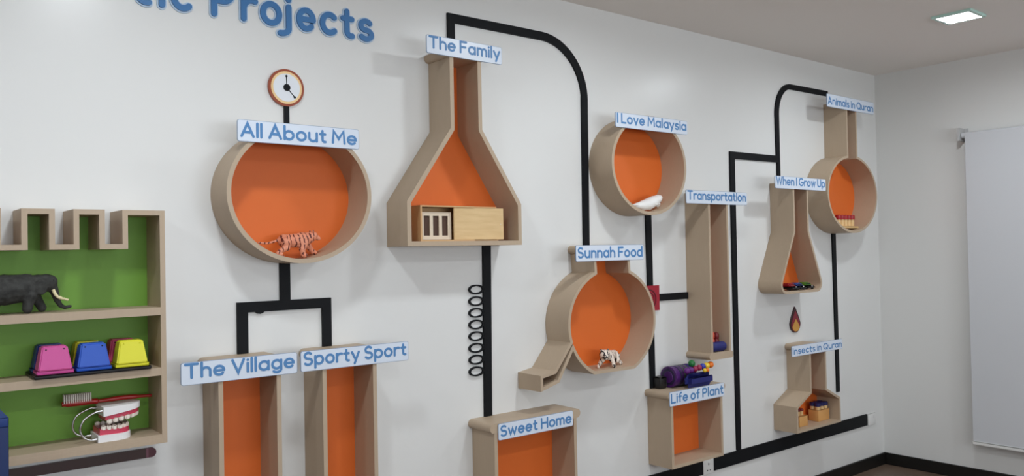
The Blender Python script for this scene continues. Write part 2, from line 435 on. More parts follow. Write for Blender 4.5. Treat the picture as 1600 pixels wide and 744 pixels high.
ld = bpy.data.lights.new('fill_light', 'AREA'); ld.shape = 'RECTANGLE'; ld.size = WX1 - WX0; ld.size_y = WZ1 - WZ0; ld.energy = FILL_POWER; ld.color = (.89, .96, 1.03)
lo = bpy.data.objects.new('fill_light', ld); C.objects.link(lo); lo.location = ((WX0 + WX1) / 2, Y_REAR - .35, (WZ0 + WZ1) / 2 - .1); lo.rotation_euler = (radians(135), 0, 0)  # lamp added outside the opening, tilted up to brighten the ceiling
struct('floor', slab(X_LEFT, X_CORNER, Y_REAR, 0, -T, 0), M['floor'])
struct('ceiling', slab(X_LEFT, X_CORNER, Y_REAR, 0, ROOM_H, ROOM_H + T), M['ceiling'])
def skirting(pts, d0, d1):
    bm = bmesh.new()
    return bm
struct('baseboard_front', box(X_LEFT, X_CORNER, 0, .014, 0, .083, .003), M['base'])
struct('baseboard_right', box(X_CORNER - .014, X_CORNER, .014, -Y_REAR, 0, .083, .003), M['base'])

# square ceiling downlights
def make_lamp(x, d):
    t = thing('downlight', '', 'ceiling light', V(x, d, ROOM_H), 'square ceiling downlights')
    bm = bmesh.new(); h, hi = .1, .082
    # square ring hanging just below the ceiling
    for a0, a1, b0, b1 in ((-h, h, -h, -hi), (-h, h, hi, h), (-h, -hi, -hi, hi), (hi, h, -hi, hi)):
        add_box(bm, x + a0, x + a1, d + b0, d + b1, ROOM_H - .014, ROOM_H - .001)
    obj('glass_rim', bm, M['trimring'], t)
    obj('diffuser', box(x - hi, x + hi, d - hi, d + hi, ROOM_H - .006, ROOM_H - .001), M['diffuser'], t)
    ld = bpy.data.lights.new('lamp_light', 'AREA'); ld.shape = 'SQUARE'; ld.size = hi * 2; ld.energy = LAMP_POWER; ld.spread = radians(174); ld.color = LAMP_COLOR
    lo = bpy.data.objects.new('lamp_light', ld); C.objects.link(lo); lo.parent = t; lo.location = (0, 0, -.0085)
    return t
lamp0 = make_lamp(*LAMPS[3])
lamp0['label'] = 'square glass-rimmed ceiling downlight glowing white above the end of the display wall'
for x, d in LAMPS:
    if (x, d) == LAMPS[3]: continue
    c = copy_tree(lamp0, None, V(x, d, ROOM_H))
    c['label'] = 'square ceiling downlight outside the picture, lighting the room'

# roller blind on the end wall
bl = thing('roller_blind', 'white roller blind pulled down on the right hand wall', 'window blind', V(X_CORNER - .05, .62, .26))
BX = X_CORNER
bm = bmesh.new(); cyl(bm, Vector((BX - .05, -.61, 2.285)), Vector((BX - .05, -2.2, 2.285)), .020); obj('roller_tube', bm, M['blind'], bl, True)
obj('fabric', box(BX - .075, BX - .073, .635, 2.18, .27, 2.29), M['blind'], bl)
bm = bmesh.new(); add_box(bm, BX - .083, BX - .066, .63, 2.185, .256, .28); bmesh.ops.bevel(bm, geom=bm.edges[:], offset=.005, segments=2, affect='EDGES'); obj('bottom_rail', bm, M['plastic_white'], bl, True)
bm = bmesh.new(); add_box(bm, BX - .085, BX - .0005, .592, .606, 2.25, 2.335); add_box(bm, BX - .006, BX - .0005, .58, .63, 2.25, 2.335); obj('bracket', bm, M['bracket'], bl)
bm = bmesh.new(); add_box(bm, BX - .085, BX - .0005, 2.204, 2.218, 2.25, 2.335); obj('bracket', bm, M['bracket'], bl)

# ------------------------------------------------------------------ black strips and cut-outs glued on the wall
W0, W1 = .0006, .011
def strip(name, pts, label, cat='wall decoration', m=None, group=None, d1=W1):
    return tag(obj(name, prism(pts, W0, d1), m or M['black']), label, cat, group)
strip('pipe_strip', [(1.090, 1.408), (1.090, 1.20), (1.130, 1.20), (1.130, 1.370), (1.158, 1.370), (1.166, 1.364), (1.176, 1.362), (1.186, 1.365), (1.192, 1.370), (1.423, 1.370), (1.423, 1.20), (1.461, 1.20), (1.461, 1.408), (1.294, 1.408), (1.294, 1.56), (1.254, 1.56), (1.254, 1.408)],
      'black forked strip from the All About Me shelf down to The Village and Sporty Sport', )
strip('pipe_strip', [(1.281, 2.139), (1.281, 2.04), (1.300, 2.04), (1.300, 2.139)], 'short black strip between the round clock cut-out and the All About Me sign')
strip('pipe_strip', [(2.035, 2.40), (2.035, 2.622), (2.578, 2.622)] + arc(2.578, 2.322, .298, .30, 90, 0, 18)[1:] + [(2.868, 1.57), (2.828, 1.57), (2.834, 2.322)] + arc(2.578, 2.322, .258, .26, 0, 90, 18)[1:] + [(2.073, 2.582), (2.073, 2.40)],
      'black curved strip from The Family shelf over and down to Sunnah Food')
strip('pipe_strip', [(2.205, 1.62), (2.249, 1.62), (2.239, .83), (2.198, .83)], 'straight black strip from the bottom of The Family shelf down to Sweet Home')
strip('pipe_strip', [(3.288, 1.77), (3.331, 1.77), (3.336, .82), (3.299, .82)], 'straight black strip from the I Love Malaysia shelf down to Life of Plant')
strip('pipe_strip', [(3.374, 1.331), (3.625, 1.331), (3.625, 1.294), (3.374, 1.294)], 'short level black strip between the red square and the Transportation shelf')
strip('pipe_strip', [(4.036, .386), (4.034, 2.140), (4.512, 2.142), (4.508, 2.39)] + arc(4.686, 2.40, .178, .21, 180, 92, 16) + [(5.130, 2.613), (5.130, 2.579), (4.72, 2.577)] + arc(4.69, 2.40, .142, .177, 90, 180, 14) + [(4.548, 1.95), (4.516, 1.95), (4.518, 2.101), (4.079, 2.098), (4.074, .386)],
      'black stepped and curved strip from the lower band up to Animals in Quran')
strip('pipe_strip', [(5.142, 1.68), (5.184, 1.68), (5.187, .59), (5.153, .59)], 'straight black strip from the Animals in Quran shelf down to Insects in Quran')
strip('wall_band', [(3.815, .382), (5.540, .389), (5.540, .311), (3.815, .308)], 'wide black band low on the wall right of the socket')
strip('wall_band', [(2.2, .375), (3.719, .380), (3.719, .304), (2.2, .30)], 'wide black band low on the wall left of the socket, below Life of Plant')

# coil of eight rings beside the strip
ring_names = ['topmost', 'second', 'third', 'fourth', 'fifth', 'sixth', 'seventh', 'lowest']
r0 = None
for i in range(8):
    zc = 1.409 - i * (1.409 - 1.047) / 7; xc = 2.1655 - i * .0062 / 7
    if r0 is None:
        bm = bmesh.new(); o1 = ell(xc, zc, .0415, .0215, n=40); ring(bm, o1, ell(xc, zc, .0330, .0150, n=40), W0, W1)
        o = r0 = obj('coil_ring', bm, M['black'], None, True)
    else:
        o = r0.copy(); C.objects.link(o); o.location = r0.location + Vector((xc - 2.1655, 0, zc - 1.409))
    q = ['topmost of the eight rings', 'second ring from the top', 'third ring from the top', 'fourth ring from the top', 'fourth ring from the bottom', 'third ring from the bottom', 'second ring from the bottom', 'lowest of the eight rings'][i]
    tag(o, 'small black oval ring beside the strip under The Family, ' + q, 'wall decoration', 'black coil rings beside the strip')

# clock cut-out
t = thing('clock_cutout', 'round wall clock cut-out with brown rim and two black hands above All About Me', 'wall decoration', V(1.2895, 0, 2.139))
cx, cz = 1.2895, 2.2095
bm = bmesh.new(); add_prism(bm, ell(cx, cz, .0705, .0705, n=56), W0, .012); obj('rim', bm, M['clockrim'], t, True)
bm = bmesh.new(); add_prism(bm, ell(cx, cz, .0615, .0615, n=56), .012, .0132); obj('cream_ring', bm, M['clockcream'], t, True)
bm = bmesh.new(); add_prism(bm, ell(cx, cz, .053, .053, n=56), .0132, .0142); obj('face', bm, M['clockface'], t, True)
bm = bmesh.new(); add_prism(bm, ell(cx, cz, .0135, .0135, n=28), .0142, .0165); obj('hub', bm, M['black'], t, True)
for (hx, hz) in ((cx - .001, cz + .043), (cx + .031, cz - .034)):
    bm = bmesh.new(); stroke(bm, [(cx, cz), (hx, hz)], .003, .0142, .0156); add_prism(bm, ell(hx, hz, .0045, .0045, n=16), .0142, .016)
    obj('hand', bm, M['black'], t)
# red valve square
t = thing('valve_square', 'red square cut-out with a dark ring, half hidden behind the Sunnah Food shelf', 'wall decoration', V(3.309, 0, 1.246))
obj('plate', prism([(3.244, 1.246), (3.373, 1.246), (3.373, 1.379), (3.244, 1.379)], .012, .018), M['red'], t)
for nm, a, b_, mm in (('ring', .052, .046, 'darkred'), ('inner_ring', .036, .032, 'darkred')):
    bm = bmesh.new(); ring(bm, ell(3.295, 1.308, a, a, n=40), ell(3.295, 1.308, b_, b_, n=40), .018, .0205); obj(nm, bm, M[mm], t, True)
# flame
t = thing('flame_cutout', 'small maroon and yellow flame cut-out below When I Grow Up', 'wall decoration', V(4.675, 0, 1.027))
def drop(cx, z0, z1, hw):
    zc = z0 + (z1 - z0) * .36; P = ell(cx, zc, hw, zc - z0, 180, 360, 20, False)
    for i in range(1, 10):
        f = i / 10; P.append((cx + hw * (1 - f) ** .95 * (1 + .25 * f * (1 - f)), zc + (z1 - zc) * f))
    P.append((cx, z1))
    for i in range(9, 0, -1):
        f = i / 10; P.append((cx - hw * (1 - f) ** .95 * (1 + .25 * f * (1 - f)), zc + (z1 - zc) * f))
    return P
obj('edge', prism(drop(4.675, 1.026, 1.190, .057), W0, .010), M['flameedge'], t)
obj('flame', prism(drop(4.675, 1.032, 1.166, .049), .010, .0115), M['flame'], t)
obj('inner_flame', prism(drop(4.677, 1.034, 1.112, .040), .0115, .013), M['flameyellow'], t)
# thermometer-like maroon strip under the green shelf
t = thing('rounded_strip', 'dark maroon strip with a rounded end just below the green castle shelf', 'wall decoration', V(.4, 0, .903))
obj('bar', prism([(-.1, .936), (-.1, .904), (.774, .904), (.774, .936)], W0, W1), M['maroonshade'], t)
obj('band', prism([(.774, .936), (.774, .904), (.782, .904), (.782, .936)], W0, W1), M['pinkband'], t)
obj('round_end', prism([(.782, .936), (.782, .904)] + arc(.791, .920, .016, .016, -90, 90, 12), W0, W1), M['maroon'], t)
# sockets
def socket(x0, x1, z0, z1, label, holes=True):
    t = thing('wall_socket', label, 'socket', V((x0 + x1) / 2, 0, z0), 'white wall sockets')
    obj('plate', box(x0, x1, .0005, .011, z0, z1, .003), M['plastic_white'], t, True)
    xm = (x0 + x1) / 2; zm = (z0 + z1) / 2
    obj('switch', box(xm + .016, xm + .03, .011, .014, zm + .006, zm + .03, .0015), M['plastic_white'], t, True)
    for a, b, c_, e in ((-.004, .004, .016, .028), (-.018, -.008, -.016, -.010), (.008, .018, -.016, -.010)):
        obj('slot', box(xm + a, xm + b, .0108, .0115, zm + c_ - .01, zm + e - .01), M['slot'] if holes else M['plastic_white'], t)
socket(3.721, 3.813, .300, .386, 'white wall socket set in the black band under Life of Plant')
socket(5.556, 5.652, .305, .386, 'white wall socket beside the right end of the black band', False)

# title lettering
TB, TS, TW = 2.4475, .107, .0215
title = [('t', .735, .811, 'large blue letter t cut off by the top edge, left of the i'), ('i', .8325, .8555, 'large blue letter i cut off by the top edge of the picture'), ('c', .872, .946, 'large blue letter c left of the capital P, above the clock'),
         ('P', 1.011, 1.096, 'large blue capital P starting the word Projects'), ('r', 1.119, 1.178, 'large blue letter r in the word Projects'), ('o', 1.192, 1.277, 'large blue letter o in the word Projects'), ('j', 1.262, 1.3145, 'large blue letter j in the word Projects'),
         ('e', 1.335, 1.414, 'large blue letter e in the word Projects'), ('c', 1.432, 1.506, 'large blue letter c between e and t in Projects'), ('t', 1.521, 1.583, 'large blue letter t near the end of the word Projects'), ('s', 1.598, 1.669, 'large blue letter s ending the word Projects')]
for ch, x0, x1, lab in title:
    t = thing('title_letter', lab, 'letter', V((x0 + x1) / 2, 0, TB - TW / 2), 'large title letters at the top of the wall')
    wd = G[ch][0]; sx = (x1 - x0 - TW) / wd if wd > .05 else 0
    a = bmesh.new(); b = bmesh.new()
    for k, st in enumerate(G[ch][1]):
        P = [(x0 + TW / 2 + px * sx, TB + pz * TS) for px, pz in st]
        stroke(a, P, TW + .011, W0, .005 + k * .0001); stroke(b, P, TW, .0052, .0115 + k * .0001)
    obj('pale_outline', a, M['titlehalo'], t); obj('face', b, M['title'], t)

# ------------------------------------------------------------------ shelves
D = .16
def shelf(label, outer, th=.016, rim=None, depth=D, panel='orange', cat='wall shelf', group='beige wall shelves shaped like laboratory glassware', name='wall_shelf'):
    xs = [p[0] for p in outer]; zs = [p[1] for p in outer]
    t = thing(name, label, cat, V((min(xs) + max(xs)) / 2, 0, min(zs)), group)
    inn = inset(outer, th)
    bm = bmesh.new(); ring(bm, outer, inn, .0006, depth); obj('frame', bm, M['wood'], t, True)
    obj('back_panel', prism(inset(outer, th * .9), .0008, .005), M[panel], t)
    if rim:
        x0, x1, z0, z1 = rim; r = (z1 - z0) / 2; zc = (z0 + z1) / 2
        obj('rim', prism(arc(x1 - r, zc, r, r, -90, 90, 12) + arc(x0 + r, zc, r, r, 90, 270, 12), .0006, depth + .001), M['wood'], t, True)
    return t
def sign(text, x0, x1, z0, z1, label, d=D + .0015, desc=True, capk=.58, wk=.12):
    t = thing('name_sign', label, 'sign', V((x0 + x1) / 2, d, z0), 'white shelf name signs')
    h = z1 - z0
    obj('border', prism(rrect(x0, x1, z0, z1, .008), d, d + .004), M['signedge'], t)
    obj('board', prism(rrect(x0 + .0016, x1 - .0016, z0 + .0016, z1 - .0016, .007), d + .004, d + .0048), M['signboard'], t)
    has_desc = any(c in text for c in 'ypgjQ') and text != 'Animals in Quran' and text != 'Insects in Quran'
    zb = z0 + h * (.27 if has_desc else .19)
    obj('lettering', text_bm(text, x0 + .010, x1 - .010, zb, h * capk, h * wk, d + .0048, d + .0058), M['signtext'], t)
    return t

shelf('wide oval wall shelf with orange back holding the orange tiger, under All About Me', ell(1.282, 1.797, .279, .251, n=96), .016)
sign('All About Me', 1.041, 1.509, 1.972, 2.048, 'white sign reading All About Me on the large oval shelf')
fam = [(1.72, 1.603), (2.307, 1.603), (2.307, 1.782), (2.100, 2.095), (2.100, 2.42), (1.937, 2.42), (1.937, 2.090), (1.72, 1.782)]
shelf('tall conical flask wall shelf holding a wooden box, under The Family', fam, .019, (1.916, 2.121, 2.385, 2.424))
sign('The Family', 1.821, 2.209, 2.385, 2.461, 'white sign reading The Family on the tall flask shelf')
shelf('oval wall shelf with orange back holding the white whale, under I Love Malaysia', ell(3.164, 1.998, .281, .252, n=96), .016)
sign('I Love Malaysia', 2.909, 3.454, 2.173, 2.246, 'white sign reading I Love Malaysia on the smaller oval shelf')
# sunnah: bulb with neck, flat foot and bent spout
ex = lambda a: (2.875 + .301 * cos(radians(a)), 1.224 + .268 * sin(radians(a)))
sun = [(2.745, 1.565)] + [ex(a) for a in [114 + i * (196 - 114) / 22 for i in range(23)]]
sun += [(2.486, 1.030), (2.400, 1.016), (2.400, .944), (2.512, .974)]
sun += [ex(a) for a in [205 + i * (242.8 - 205) / 10 for i in range(11)]]
sun += [ex(a) for a in [297 + i * (425.6 - 297) / 36 for i in range(37)]]
sun += [(2.990, 1.565)]
shelf('round bulb wall shelf with a bent spout holding the white tiger, under Sunnah Food', sun, .015, (2.728, 3.008, 1.557, 1.597))
sign('Sunnah Food', 2.626, 3.092, 1.521, 1.597, 'white sign reading Sunnah Food on the bulb shelf with spout')
shelf('tall narrow test tube wall shelf under the Transportation sign', [(3.622, .985), (3.795, .985), (3.795, 1.88), (3.622, 1.88)], .015, (3.603, 3.814, .966, 1.004))
sign('Transportation', 3.431, 3.967, 1.811, 1.883, 'white sign reading Transportation on the tall narrow shelf')
shelf('square wall shelf with a rounded top board, under the Life of Plant sign', [(3.279, .440), (3.707, .440), (3.707, .82), (3.279, .82)], .017, (3.257, 3.733, .797, .835))
sign('Life of Plant', 3.263, 3.718, .763, .837, 'white sign reading Life of Plant on the small square shelf')
wgu = fillet([(4.262, 1.289), (4.773, 1.289), (4.608, 1.667), (4.608, 1.965), (4.442, 1.965), (4.442, 1.665)], {0: .055, 1: .055})
shelf('small conical flask wall shelf with rounded bottom corners, under When I Grow Up', wgu, .016)
sign('When I Grow Up', 4.249, 4.805, 1.919, 1.993, 'white sign reading When I Grow Up on the small flask shelf')
ani = [(5.086, 2.52)] + ell(5.152, 1.91, .315, .256, 102.3, 437.7, 90, False) + [(5.219, 2.52)]
shelf('round bottomed wall shelf with a long neck, under Animals in Quran', ani, .015)
sign('Animals in Quran', 4.845, 5.440, 2.460, 2.543, 'white sign reading Animals in Quran on the long necked shelf', capk=.5, wk=.1)
ins = [(4.426, .447), (4.924, .447), (4.924, .604), (4.767, .679), (4.767, .95), (4.580, .95), (4.580, .679), (4.426, .604)]
shelf('small house shaped wall shelf with a chimney neck, under Insects in Quran', ins, .015, (4.562, 4.786, .926, .964))
sign('Insects in Quran', 4.380, 4.955, .911, .975, 'white sign reading Insects in Quran on the house shaped shelf', capk=.54, wk=.105)
shelf('tall box wall shelf with dark orange back, under The Village', [(.967, .50), (1.188, .50), (1.188, 1.20), (.967, 1.20)], .016, (.949, 1.207, 1.184, 1.222))
sign('The Village', .843, 1.247, 1.154, 1.229, 'white sign reading The Village on the left tall box shelf')
shelf('tall box wall shelf with orange back, under Sporty Sport', [(1.347, .50), (1.572, .50), (1.572, 1.20), (1.347, 1.20)], .016, (1.328, 1.592, 1.182, 1.220))
sign('Sporty Sport', 1.260, 1.712, 1.155, 1.229, 'white sign reading Sporty Sport on the second tall box shelf')
shelf('wide box wall shelf with rounded top board, under Sweet Home', [(2.134, .36), (2.614, .36), (2.614, .83), (2.134, .83)], .017, (2.112, 2.638, .800, .841))
sign('Sweet Home', 2.151, 2.587, .768, .839, 'white sign reading Sweet Home on the wide box shelf')

# green castle shelf
cas = [(-.06, .977), (.801, .977), (.801, 1.729), (.673, 1.729), (.673, 1.6215), (.622, 1.6215), (.622, 1.729), (.534, 1.729), (.534, 1.6215), (.484, 1.6215), (.484, 1.729), (.396, 1.729),
       (.396, 1.6215), (.345, 1.6215), (.345, 1.729), (.257, 1.729), (.257, 1.6215), (.207, 1.6215), (.207, 1.729), (.119, 1.729), (.119, 1.6215), (.068, 1.6215), (.068, 1.729), (-.06, 1.729)]
t = shelf('beige castle shaped wall shelf with battlements, green back and two inner boards', cas, .016, None, .157, 'green', name='castle_shelf', group=None)
obj('shelf_board', box(-.044, .785, .005, .1565, 1.390, 1.415), M['wood'], t)
obj('shelf_board', box(-.044, .785, .005, .1565, 1.195, 1.220), M['wood'], t)
obj('bottom_board', box(-.044, .785, .005, .1565, .993, 1.005), M['wood'], t)

# ------------------------------------------------------------------ things on the castle shelf
t = thing('toy_elephant', 'dark grey toy elephant with cream tusks on the upper board of the green shelf', 'toy', V(.38, .09, 1.4152))
body('body', [
    [(.31, .09, 1.487, .042), (.36, .09, 1.488, .047), (.415, .09, 1.492, .043), (.448, .09, 1.502, .030), (.470, .09, 1.505, .028), (.480, .09, 1.508, .022)],
    [(.484, .09, 1.500, .017), (.493, .09, 1.474, .0125), (.500, .09, 1.450, .0095), (.508, .09, 1.434, .0075), (.520, .09, 1.4265, .0062), (.536, .09, 1.430, .0052)],
    [(.424, .110, 1.470, .022), (.418, .112, 1.445, .0155), (.416, .112, 1.430, .0145)],
    [(.438, .070, 1.470, .021), (.452, .070, 1.447, .0145), (.461, .070, 1.429, .0135)],
    [(.318, .110, 1.470, .025), (.312, .112, 1.447, .016), (.306, .112, 1.431, .0145)],
    [(.330, .070, 1.470, .025), (.338, .070, 1.447, .016), (.335, .070, 1.431, .0145)],
    [(.272, .09, 1.505, .006), (.264, .09, 1.475, .004), (.266, .09, 1.452, .0045)]],
    [((.452, .122, 1.494), (.019, .004, .026), Matrix.Rotation(radians(14), 4, 'Z')), ((.452, .058, 1.494), (.019, .004, .026), Matrix.Rotation(radians(-14), 4, 'Z'))], .0026, M['elephant'], t)
bm = bmesh.new(); tube(bm, [V(.486, .104, 1.484), V(.494, .108, 1.466), V(.506, .108, 1.457), V(.518, .106, 1.455)], [.0052, .0046, .0038, .0022]); obj('tusk', bm, M['ivory'], t, True)
bm = bmesh.new(); tube(bm, [V(.490, .078, 1.482), V(.500, .074, 1.466), V(.516, .073, 1.455), V(.534, .074, 1.449)], [.0052, .0046, .0038, .0022]); obj('tusk', bm, M['ivory'], t, True)
eyes(t, [(.486, .1085, 1.512), (.486, .0715, 1.512)], .0026)

tag(obj('display_tray', box(.424, .753, .012, .168, 1.2203, 1.2325, .003), M['blackplastic'], None, True), 'flat black tray under the six tapered blocks on the middle board', 'tray')
def block(xc, dc, m, label, w0=.099, w1=.068, h=.082):
    z0 = 1.2328; t = thing('tapered_block', label, 'toy block', V(xc, dc, z0), 'six coloured tapered blocks on the black tray')
    def frus(bm, a, b, z0, z1, da, db):
        v = [bm.verts.new(V(xc + sx * s, dc + sd * e, z)) for z, s, e in ((z0, a, da), (z1, b, db)) for sx, sd in ((-1, -1), (1, -1), (1, 1), (-1, 1))]
        bm.faces.new(v[3::-1]); bm.faces.new(v[4:])
        for i in range(4): bm.faces.new((v[i], v[(i + 1) % 4], v[4 + (i + 1) % 4], v[4 + i]))
    bm = bmesh.new(); frus(bm, w0 / 2 - .003, w1 / 2, z0 + .0095, z0 + h, .033, .024)
    bmesh.ops.recalc_face_normals(bm, faces=bm.faces); bmesh.ops.bevel(bm, geom=bm.edges[:], offset=.004, segments=3, affect='EDGES'); obj('body', bm, m, t, True)
    obj('base_lip', box(xc - w0 / 2, xc + w0 / 2, dc - .0355, dc + .0355, z0, z0 + .0105, .002), m, t, True)
    for s in (-1, 1):
        bm = bmesh.new(); cyl(bm, V(xc + s * .024, dc + .0262, z0 + h - .0095), V(xc + s * .024, dc + .0225, z0 + h - .0085), .0022, n=10)
        obj('stud', bm, M['blackplastic'] if m != M['yellow'] else m, t, True)
block(.482, .125, M['pink'], 'pink tapered block at the front left of the black tray')
block(.588, .125, M['blue'], 'bright blue tapered block at the front centre of the tray')
block(.698, .125, M['yellow'], 'yellow tapered block at the front right of the black tray')
block(.482, .051, M['darkblue'], 'dark blue tapered block behind the pink one')
block(.588, .051, M['yellow'], 'yellow tapered block behind the bright blue one')
block(.690, .051, M['magenta'], 'magenta tapered block behind the yellow one')

# teeth model
t = thing('teeth_model', 'oversized dental teeth model with pink gums and wire hinges on the lower board', 'teaching model', V(.66, .10, 1.0053))
TC = .098
def jaw_outline(x0, x1, hw, n=20, xs=0):
    P = [(x0, TC + hw)]
    for i in range(n + 1):
        a = pi / 2 - pi * i / n; cxx = x0 + (x1 - x0) * .45
        P.append((cxx + (x1 - cxx) * max(0, cos(a)) ** .8, TC + hw * sin(a)))
    P.append((x0, TC - hw)); return P
def add_slab_xy(bm, pts, zf0, zf1):
    a = [bm.verts.new(V(x, d, zf0(x))) for x, d in pts]; b = [bm.verts.new(V(x, d, zf1(x))) for x, d in pts]; n = len(pts)
    bm.faces.new(a); bm.faces.new(b[::-1])
    for i in range(n): bm.faces.new((a[i], a[(i + 1) % n], b[(i + 1) % n], b[i]))
def jaw(name, x0, x1, zbase, zgum, zcusp, upward):
    bm = bmesh.new(); P = jaw_outline(x0, x1, .052)
    add_slab_xy(bm, P, zbase[0], zbase[1]); bmesh.ops.recalc_face_normals(bm, faces=bm.faces)
    j = obj(name, bm, M['plaster'], t, False)
    bm = bmesh.new(); P2 = jaw_outline(x0 + .006, x1 - .004, .047); add_slab_xy(bm, P2, zbase[1], zgum); obj('gum', bm, M['gum'], j)
    Pi = jaw_outline(x0 + .005, x1 - .022, .030); bm = bmesh.new(); s = 1 if upward else -1
    add_slab_xy(bm, Pi, zgum, lambda x: zgum(x) + s * .0018); obj('palate', bm, M['palate'], j)
    Pt = jaw_outline(x0 + .010, x1 - .009, .041, 60)
    # walk along the arch and plant teeth
    acc, L = [0], 0
    for a, b in zip(Pt, Pt[1:]): L += math.dist(a, b); acc.append(L)
    n = 14
    for k in range(n):
        s_ = L * (k + .5) / n; i = max(i for i in range(len(acc)) if acc[i] <= s_); i = min(i, len(Pt) - 2)
        f = (s_ - acc[i]) / max(1e-6, acc[i + 1] - acc[i]); x = Pt[i][0] + (Pt[i + 1][0] - Pt[i][0]) * f; d = Pt[i][1] + (Pt[i + 1][1] - Pt[i][1]) * f
        ang = math.atan2(-(Pt[i + 1][1] - Pt[i][1]), Pt[i + 1][0] - Pt[i][0]); molar = k < 4 or k > 9
        wd = L / n * .46; th = .0085 if molar else .0048
        za, zb = zgum(x), zcusp(x); bm = bmesh.new()
        add_box(bm, -wd, wd, -th, th, min(za, zb) - (.004 if upward else 0), max(za, zb) + (0 if upward else .004))
        bmesh.ops.bevel(bm, geom=bm.edges[:], offset=.0032, segments=3, affect='EDGES')
        bmesh.ops.rotate(bm, verts=bm.verts, cent=(0, 0, 0), matrix=Matrix.Rotation(ang, 3, 'Z')); bmesh.ops.translate(bm, verts=bm.verts, vec=V(x, d, 0))
        obj('tooth', bm, M['tooth'], j, True)
    return j
lz = lambda z: (lambda x: z)
jaw('lower_jaw', .598, .702, (lz(1.0053), lambda x: 1.026 + .05 * max(0, .63 - x)), lambda x: 1.0415 + .09 * max(0, .64 - x), lambda x: 1.054 + .05 * max(0, .66 - x), True)
jaw('upper_jaw', .614, .732, (lambda x: 1.1135 + .02 * (x - .67), lambda x: 1.091 + .13 * (x - .67)), lambda x: 1.0775 + .13 * (x - .67), lambda x: 1.0645 + .13 * (x - .67), False)
for dd, xo, zo in ((.136, 0, 0), (.060, -.006, .002)):
    bm = bmesh.new(); tube(bm, [V(.618, dd, 1.100 + zo), V(.592, dd, 1.098 + zo), V(.562 + xo, dd, 1.080 + zo), V(.550 + xo, dd, 1.052), V(.560 + xo, dd, 1.026), V(.580, dd, 1.015), V(.602, dd, 1.014)], .0032); obj('hinge_wire', bm, M['steel'], t, True)
    for q in ((.609, 1.1), (.592, 1.0145)):
        bm = bmesh.new(); cyl(bm, V(q[0] - .008, dd, q[1]), V(q[0] + .012, dd, q[1]), .005, n=14); obj('ferrule', bm, M['steel'], t, True)

t = thing('toothbrush', 'giant red toothbrush with white bristles lying on top of the teeth model', 'toothbrush', V(.66, .062, 1.1155))
bm = bmesh.new(); tube(bm, [V(.515, .058, 1.123), V(.53, .058, 1.123), V(.60, .059, 1.122), V(.63, .060, 1.121), V(.69, .062, 1.1235), V(.73, .063, 1.122), V(.779, .064, 1.120)], [.0075, .010, .009, .0060, .0075, .0075, .0050, .0045], n=12)
obj('handle', bm, M['brushred'], t, True)
bm = bmesh.new()
for i in range(13):
    for k in range(4):
        cyl(bm, V(.521 + i * .0062, .050 + k * .0055, 1.126), V(.521 + i * .0062, .050 + k * .0055, 1.152), .0022, .0019, n=6)
br = obj('bristles', bm, M['bristle'], t); br['kind'] = 'stuff'

# blue cabinet in front of the left end
t = thing('storage_cabinet', 'blue storage cabinet at the lower left corner in front of the castle shelf', 'cabinet', V(-.14, .42, 0))
obj('body', box(-.60, .315, .25, .50, .0, 1.152, .001), M['navy'], t, True)
obj('top_panel', box(-.600, .3155, .25, .5005, 1.152, 1.176, .002), M['toplit'], t, True)

# ------------------------------------------------------------------ things on the other shelves
t = thing('toy_tiger', 'orange striped toy tiger walking in the large oval shelf', 'toy', V(1.29, .08, 1.564))
body('body', [
    [(1.240, .08, 1.630, .0235), (1.275, .08, 1.629, .0260), (1.312, .08, 1.632, .0290), (1.340, .08, 1.640, .0215), (1.357, .080, 1.646, .0170), (1.371, .083, 1.640, .0100), (1.377, .084, 1.637, .0075)],
    [(1.312, .094, 1.620, .0185), (1.303, .099, 1.598, .0125), (1.306, .099, 1.576, .0100), (1.315, .100, 1.5745, .0090)],
    [(1.332, .066, 1.620, .0175), (1.350, .062, 1.602, .0115), (1.362, .062, 1.587, .0095), (1.371, .062, 1.585, .0085)],
    [(1.242, .093, 1.624, .0210), (1.243, .098, 1.604, .0135), (1.222, .099, 1.594, .0095), (1.209, .099, 1.583, .0085), (1.221, .100, 1.579, .0078)],
    [(1.240, .067, 1.624, .0165), (1.252, .064, 1.602, .0100), (1.238, .063, 1.590, .0070), (1.234, .063, 1.575, .0066), (1.244, .062, 1.573, .0062)],
    [(1.226, .08, 1.636, .0062), (1.205, .08, 1.627, .0048), (1.175, .079, 1.620, .0042), (1.147, .078, 1.623, .0042)]],
    [((1.350, .067, 1.663), (.004, .005, .006), None), ((1.350, .094, 1.663), (.004, .005, .006), None)], .0019, M['tiger'], t, 4)
eyes(t, [(1.367, .0915, 1.650), (1.367, .0735, 1.650)], .0018)

